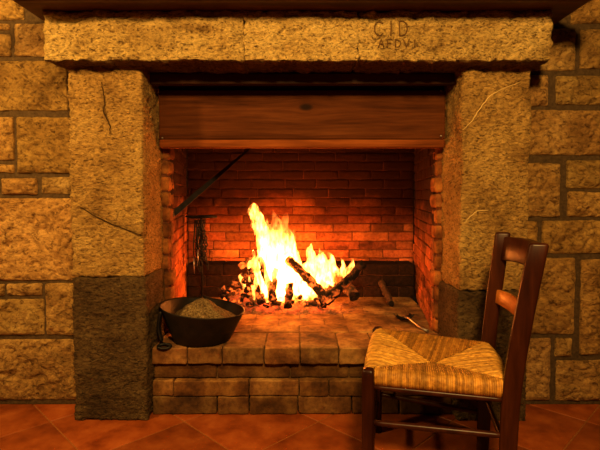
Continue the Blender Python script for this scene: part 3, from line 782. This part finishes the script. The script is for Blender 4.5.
for a_, b_ in zip(per, per[1:] + per[:1]): mb.face([ids[a_[0]][a_[1]], ids[b_[0]][b_[1]], ids2[b_[0]][b_[1]], ids2[a_[0]][a_[1]]])
mb.build('blade', M['iron'], sh)
mb = MB(); mb.tube([(0, -.02, .03), (.012, -.06, .035), (.05, -.16, .012), (.075, -.225, .010)], [.007, .006, .006, .008], 8); mb.build('handle', M['steel'], sh)

# ------------------------------------------------------------------ chair
SZ = .455
fn = PZ(368.5, 371, SZ); bn = PZ(511, 384, SZ); ff = PZ(377.5, 329, SZ); bf = PZ(487.5, 343, SZ)   # leg centres at seat height
for q_ in (fn, bn, ff, bf): q_.z = 0
cen = (fn + bn + ff + bf) / 4
chair = empty('rush_chair', cen); tag(chair, 'dark wooden chair with woven straw rush seat, standing before the hearth', 'chair')
loc = lambda p: Vector((p[0], p[1], p[2])) - cen
fn, bn, ff, bf = (loc(p) for p in (fn, bn, ff, bf))
bdir = ((bn - fn).normalized() + (bf - ff).normalized()).normalized(); sdir = Vector((-bdir.y, bdir.x, 0))
def cpart(mb, name, mat='chair_wood'): return mb.build(name, M[mat], chair)
def post(pts, wb, ws, name='leg', mat='chair_wood', dome=0.0):
    """square post with rounded corners along pts: wb thick along the back direction, ws across"""
    mb = MB(); rings = []; n = len(pts)
    for i, p in enumerate(pts):
        p = Vector(p); a = wb[i] if isinstance(wb, (list, tuple)) else wb; b = ws[i] if isinstance(ws, (list, tuple)) else ws; r = []
        for q in range(16):
            an = 2 * PI * (q + .5) / 16; ca, sa = math.cos(an), math.sin(an); ex = .38
            r.append(mb.vert(p + bdir * (math.copysign(abs(ca) ** ex, ca) * a / 2) + sdir * (math.copysign(abs(sa) ** ex, sa) * b / 2)))
        rings.append(r)
    for i in range(n - 1):
        for q in range(16): mb.face([rings[i][q], rings[i][(q + 1) % 16], rings[i + 1][(q + 1) % 16], rings[i + 1][q]])
    mb.face(rings[0][::-1], smooth=False); mb.face(rings[-1], smooth=False)
    return cpart(mb, name, mat)
Z = Vector((0, 0, 1))
for f_ in (fn, ff):
    post([f_, f_ + Z * .2, f_ + Z * (SZ - .02), f_ + Z * (SZ + .000), f_ + Z * (SZ + .008), f_ + Z * (SZ + .0105)], [.038, .040, .041, .040, .031, .016], [.036, .038, .039, .038, .029, .016])
tops = []
for b_, lean in ((bn, .070), (bf, .050)):
    H = .889; pts = []
    for i in range(15):
        z = H * i / 14; t = max(0, (z - .40) / (H - .40)); k_ = lean * t ** 1.25 - .014 * (1 - min(1, z / .42)) 
        pts.append(b_ + Z * z + bdir * k_)
    e_ = pts[-1]; pts += [e_ + Z * .006, e_ + Z * .008]
    post(pts, [.046, .047, .049, .051, .052, .053, .054, .055, .055, .055, .055, .055, .055, .055, .055, .050, .030], [.034] * 15 + [.029, .016])
    tops.append((b_, lean))
def bpos(w, z):                             # point between the back posts; w 0 near, 1 far
    t = max(0, (z - .40) / .475) ** 1.25
    return (bn + bdir * .070 * t).lerp(bf + bdir * .050 * t, w) + Z * z
def bowed(z0, z1, bow, name, mat, arch=0.0, th=.016):
    mb = MB(); n = 18; rings = []
    for i in range(n + 1):
        w = i / n; k_ = 4 * w * (1 - w); off = bdir * (bow * k_ ** .8 + .004); zz0 = z0 + arch * k_ ** .6; zz1 = z1 + .008 * k_
        r = []
        for (z, d) in ((zz0, -.35), (zz0 + .004, -.5), (zz1 - .004, -.5), (zz1, -.35), (zz1, .35), (zz1 - .004, .5), (zz0 + .004, .5), (zz0, .35)):
            r.append(mb.vert(bpos(w, z) + off + bdir * d * th))
        rings.append(r)
    for i in range(n):
        for q in range(8): mb.face([rings[i][q], rings[i][(q + 1) % 8], rings[i + 1][(q + 1) % 8], rings[i + 1][q]])
    mb.face(rings[0][::-1]); mb.face(rings[-1]); return cpart(mb, name, mat)
bowed(.781, .879, .034, 'top_rail', 'chair_wood', .018, .022)
bowed(.620, .672, .030, 'back_slat', 'slat_wood_lit', .0)
def bar(a, b, r, name):
    mb = MB(); a = Vector(a); b = Vector(b); n = 10
    mb.tube([a.lerp(b, i / n) for i in range(n + 1)], [r * (.78 + .22 * math.sin(PI * i / n)) for i in range(n + 1)], 10); return cpart(mb, name)
zr = SZ - .030
bar(fn + Z * (zr - .022), bn + Z * (zr - .022), .010, 'seat_rail'); bar(ff + Z * (zr - .022), bf + Z * (zr - .022), .010, 'seat_rail')
bar(fn + Z * (zr - .022), ff + Z * (zr - .022), .010, 'seat_rail'); bar(bn + Z * (zr - .022), bf + Z * (zr - .022), .010, 'seat_rail')
bar(fn + Z * .282, bn + Z * .290, .011, 'stretcher'); bar(ff + Z * .282, bf + Z * .290, .011, 'stretcher')
bar(fn + Z * .168, bn + Z * .172, .011, 'stretcher'); bar(ff + Z * .168, bf + Z * .172, .011, 'stretcher')
bar(fn + Z * .235, ff + Z * .235, .011, 'stretcher'); bar(fn + Z * .135, ff + Z * .135, .011, 'stretcher')
bar(bn + Z * .225, bf + Z * .225, .011, 'stretcher')
# woven seat: strands run in over each rail to the mitre lines, corner to centre
mb = MB(); cc = (fn + bn + ff + bf) / 4
def inset(p, k_=.012): return p + (cc - p).normalized() * k_
corners = [fn, bn, bf, ff]
cs_ = [inset(p, .010) for p in corners]
# mitre lines meet along a short ridge
midA = cc + (fn + ff - bn - bf) * .012; midB = cc - (fn + ff - bn - bf) * .012
TH = .017
def height(p):                              # slightly domed toward the mitres, dips at the centre
    return SZ + .004
def sector(a, b, ins, n, out, tint):
    """strands perpendicular to the rail ab; ins = inner polyline (a to b)"""
    a = Vector(a); b = Vector(b)
    def inner(t):
        pts = [a] + ins + [b]; L = [(pts[i + 1] - pts[i]).length for i in range(len(pts) - 1)]
        # position of equal fraction along the rail direction
        d = (b - a).normalized(); x = t * (b - a).length; proj_ = [(p - a).dot(d) for p in pts]
        for i in range(len(pts) - 1):
            if x <= proj_[i + 1] or i == len(pts) - 2:
                w = (x - proj_[i]) / max(1e-6, proj_[i + 1] - proj_[i]); return pts[i].lerp(pts[i + 1], max(0, min(1, w)))
    L = (b - a).length; wd = L / n; dmax = max(abs((p - a).dot(out)) for p in ins)
    for s in range(n):
        t = (s + .5) / n; e = a.lerp(b, t); i_ = inner(t); dirn = (b - a).normalized(); rj = random.uniform(.9, 1.12)
        bul = math.sin(PI * t) ** .35
        path = []
        o = out * (TH * (.45 + .55 * bul) * (1.75 if abs(out.dot(bdir)) > .7 else 1.0))
        path.append(i_.lerp(e, .75) + Z * (SZ - .052)); path.append(e + out * .001 + Z * (SZ - .049))
        path.append(e + o * .72 + Z * (SZ - .043)); path.append(e + o * 1.0 + Z * (SZ - .026)); path.append(e + o * .86 + Z * (SZ - .009))
        path.append(e + o * .35 + Z * (SZ + .0015)); path.append(e - out * .012 + Z * (SZ + .0048))
        for q in range(1, 6):
            w = q / 5; path.append((e - out * .012).lerp(i_, w) + Z * (SZ + .0048 - .040 * (w * abs((i_ - e).dot(out)) / dmax) ** 1.15 + .0012 * random.uniform(-1, 1)))
        b_ = random.uniform(.62, 1.25); tn = tuple(b_ * x for x in tint); rings = []
        for pi, p in enumerate(path):
            p = p + dirn * random.uniform(-.0008, .0008)
            nx_ = path[min(pi + 1, len(path) - 1)] - path[max(pi - 1, 0)]
            nr = nx_.cross(dirn); nr.normalize()
            if nr.dot(out) + nr.z < 0: nr = -nr
            h = wd * .62 * rj
            rings.append([mb.vert(p - dirn * h), mb.vert(p - dirn * h * .6 + nr * wd * .40), mb.vert(p + nr * wd * .55), mb.vert(p + dirn * h * .6 + nr * wd * .40), mb.vert(p + dirn * h)])
        for pi in range(len(path) - 1):
            for q in range(4): mb.face([rings[pi][q], rings[pi][q + 1], rings[pi + 1][q + 1], rings[pi + 1][q]], tn)
def outd(a, b):
    d = (b - a).normalized(); o = Vector((d.y, -d.x, 0)); return o if o.dot((a + b) / 2 - cc) > 0 else -o
A_, B_, C_, D_ = cs_
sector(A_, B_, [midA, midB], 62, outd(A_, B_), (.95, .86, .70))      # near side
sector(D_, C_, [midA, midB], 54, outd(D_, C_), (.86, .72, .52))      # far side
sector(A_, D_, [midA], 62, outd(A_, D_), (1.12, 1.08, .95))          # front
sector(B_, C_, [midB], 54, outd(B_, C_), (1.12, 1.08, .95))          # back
ins_ = [inset(p, .030) for p in corners]
top = [mb.vert(p + Z * (SZ - .043)) for p in ins_]; bot = [mb.vert(p + Z * (SZ - .050)) for p in ins_]
mb.face(top, (.5, .45, .4)); mb.face(bot[::-1], (.5, .45, .4))
for q in range(4): mb.face([top[q], bot[q], bot[(q + 1) % 4], top[(q + 1) % 4]], (.5, .45, .4))
cpart(mb, 'seat', 'rush')

# ------------------------------------------------------------------ light
def lamp(name, typ, loc, power, col, size=.1, target=None):
    d = bpy.data.lights.new(name, typ); d.energy = power; d.color = col
    if typ == 'AREA': d.shape = 'DISK'; d.size = size
    else: d.shadow_soft_size = size
    o = bpy.data.objects.new(name, d); C.objects.link(o); o.location = loc
    if target is not None: o.rotation_euler = (Vector(target) - Vector(loc)).to_track_quat('-Z', 'Y').to_euler()
    return o
lamp('room_lamp', 'AREA', (.22, -.45, 2.36), 124, (1, .635, .20), .34, (0, 2.2, .95))
lamp('room_lamp_side', 'AREA', (-2.1, .75, 2.15), 56, (1, .625, .195), .2, (-1.0, 2.3, .9))
for (u, v, Y, w) in ((278, 262, 2.97, 13), (315, 275, 2.97, 9), (283, 235, 3.02, 5)):
    lamp('fire_light', 'POINT', P(u, v, Y), w, (1, .25, .025), .06)
w = bpy.data.worlds.new('world'); bpy.context.scene.world = w; w.use_nodes = True
bg = w.node_tree.nodes['Background']; bg.inputs[0].default_value = (1, .55, .22, 1); bg.inputs[1].default_value = .012
vs_ = bpy.context.scene.view_settings; vs_.view_transform = 'Standard'; vs_.look = 'None'; vs_.exposure = 0; vs_.gamma = .87
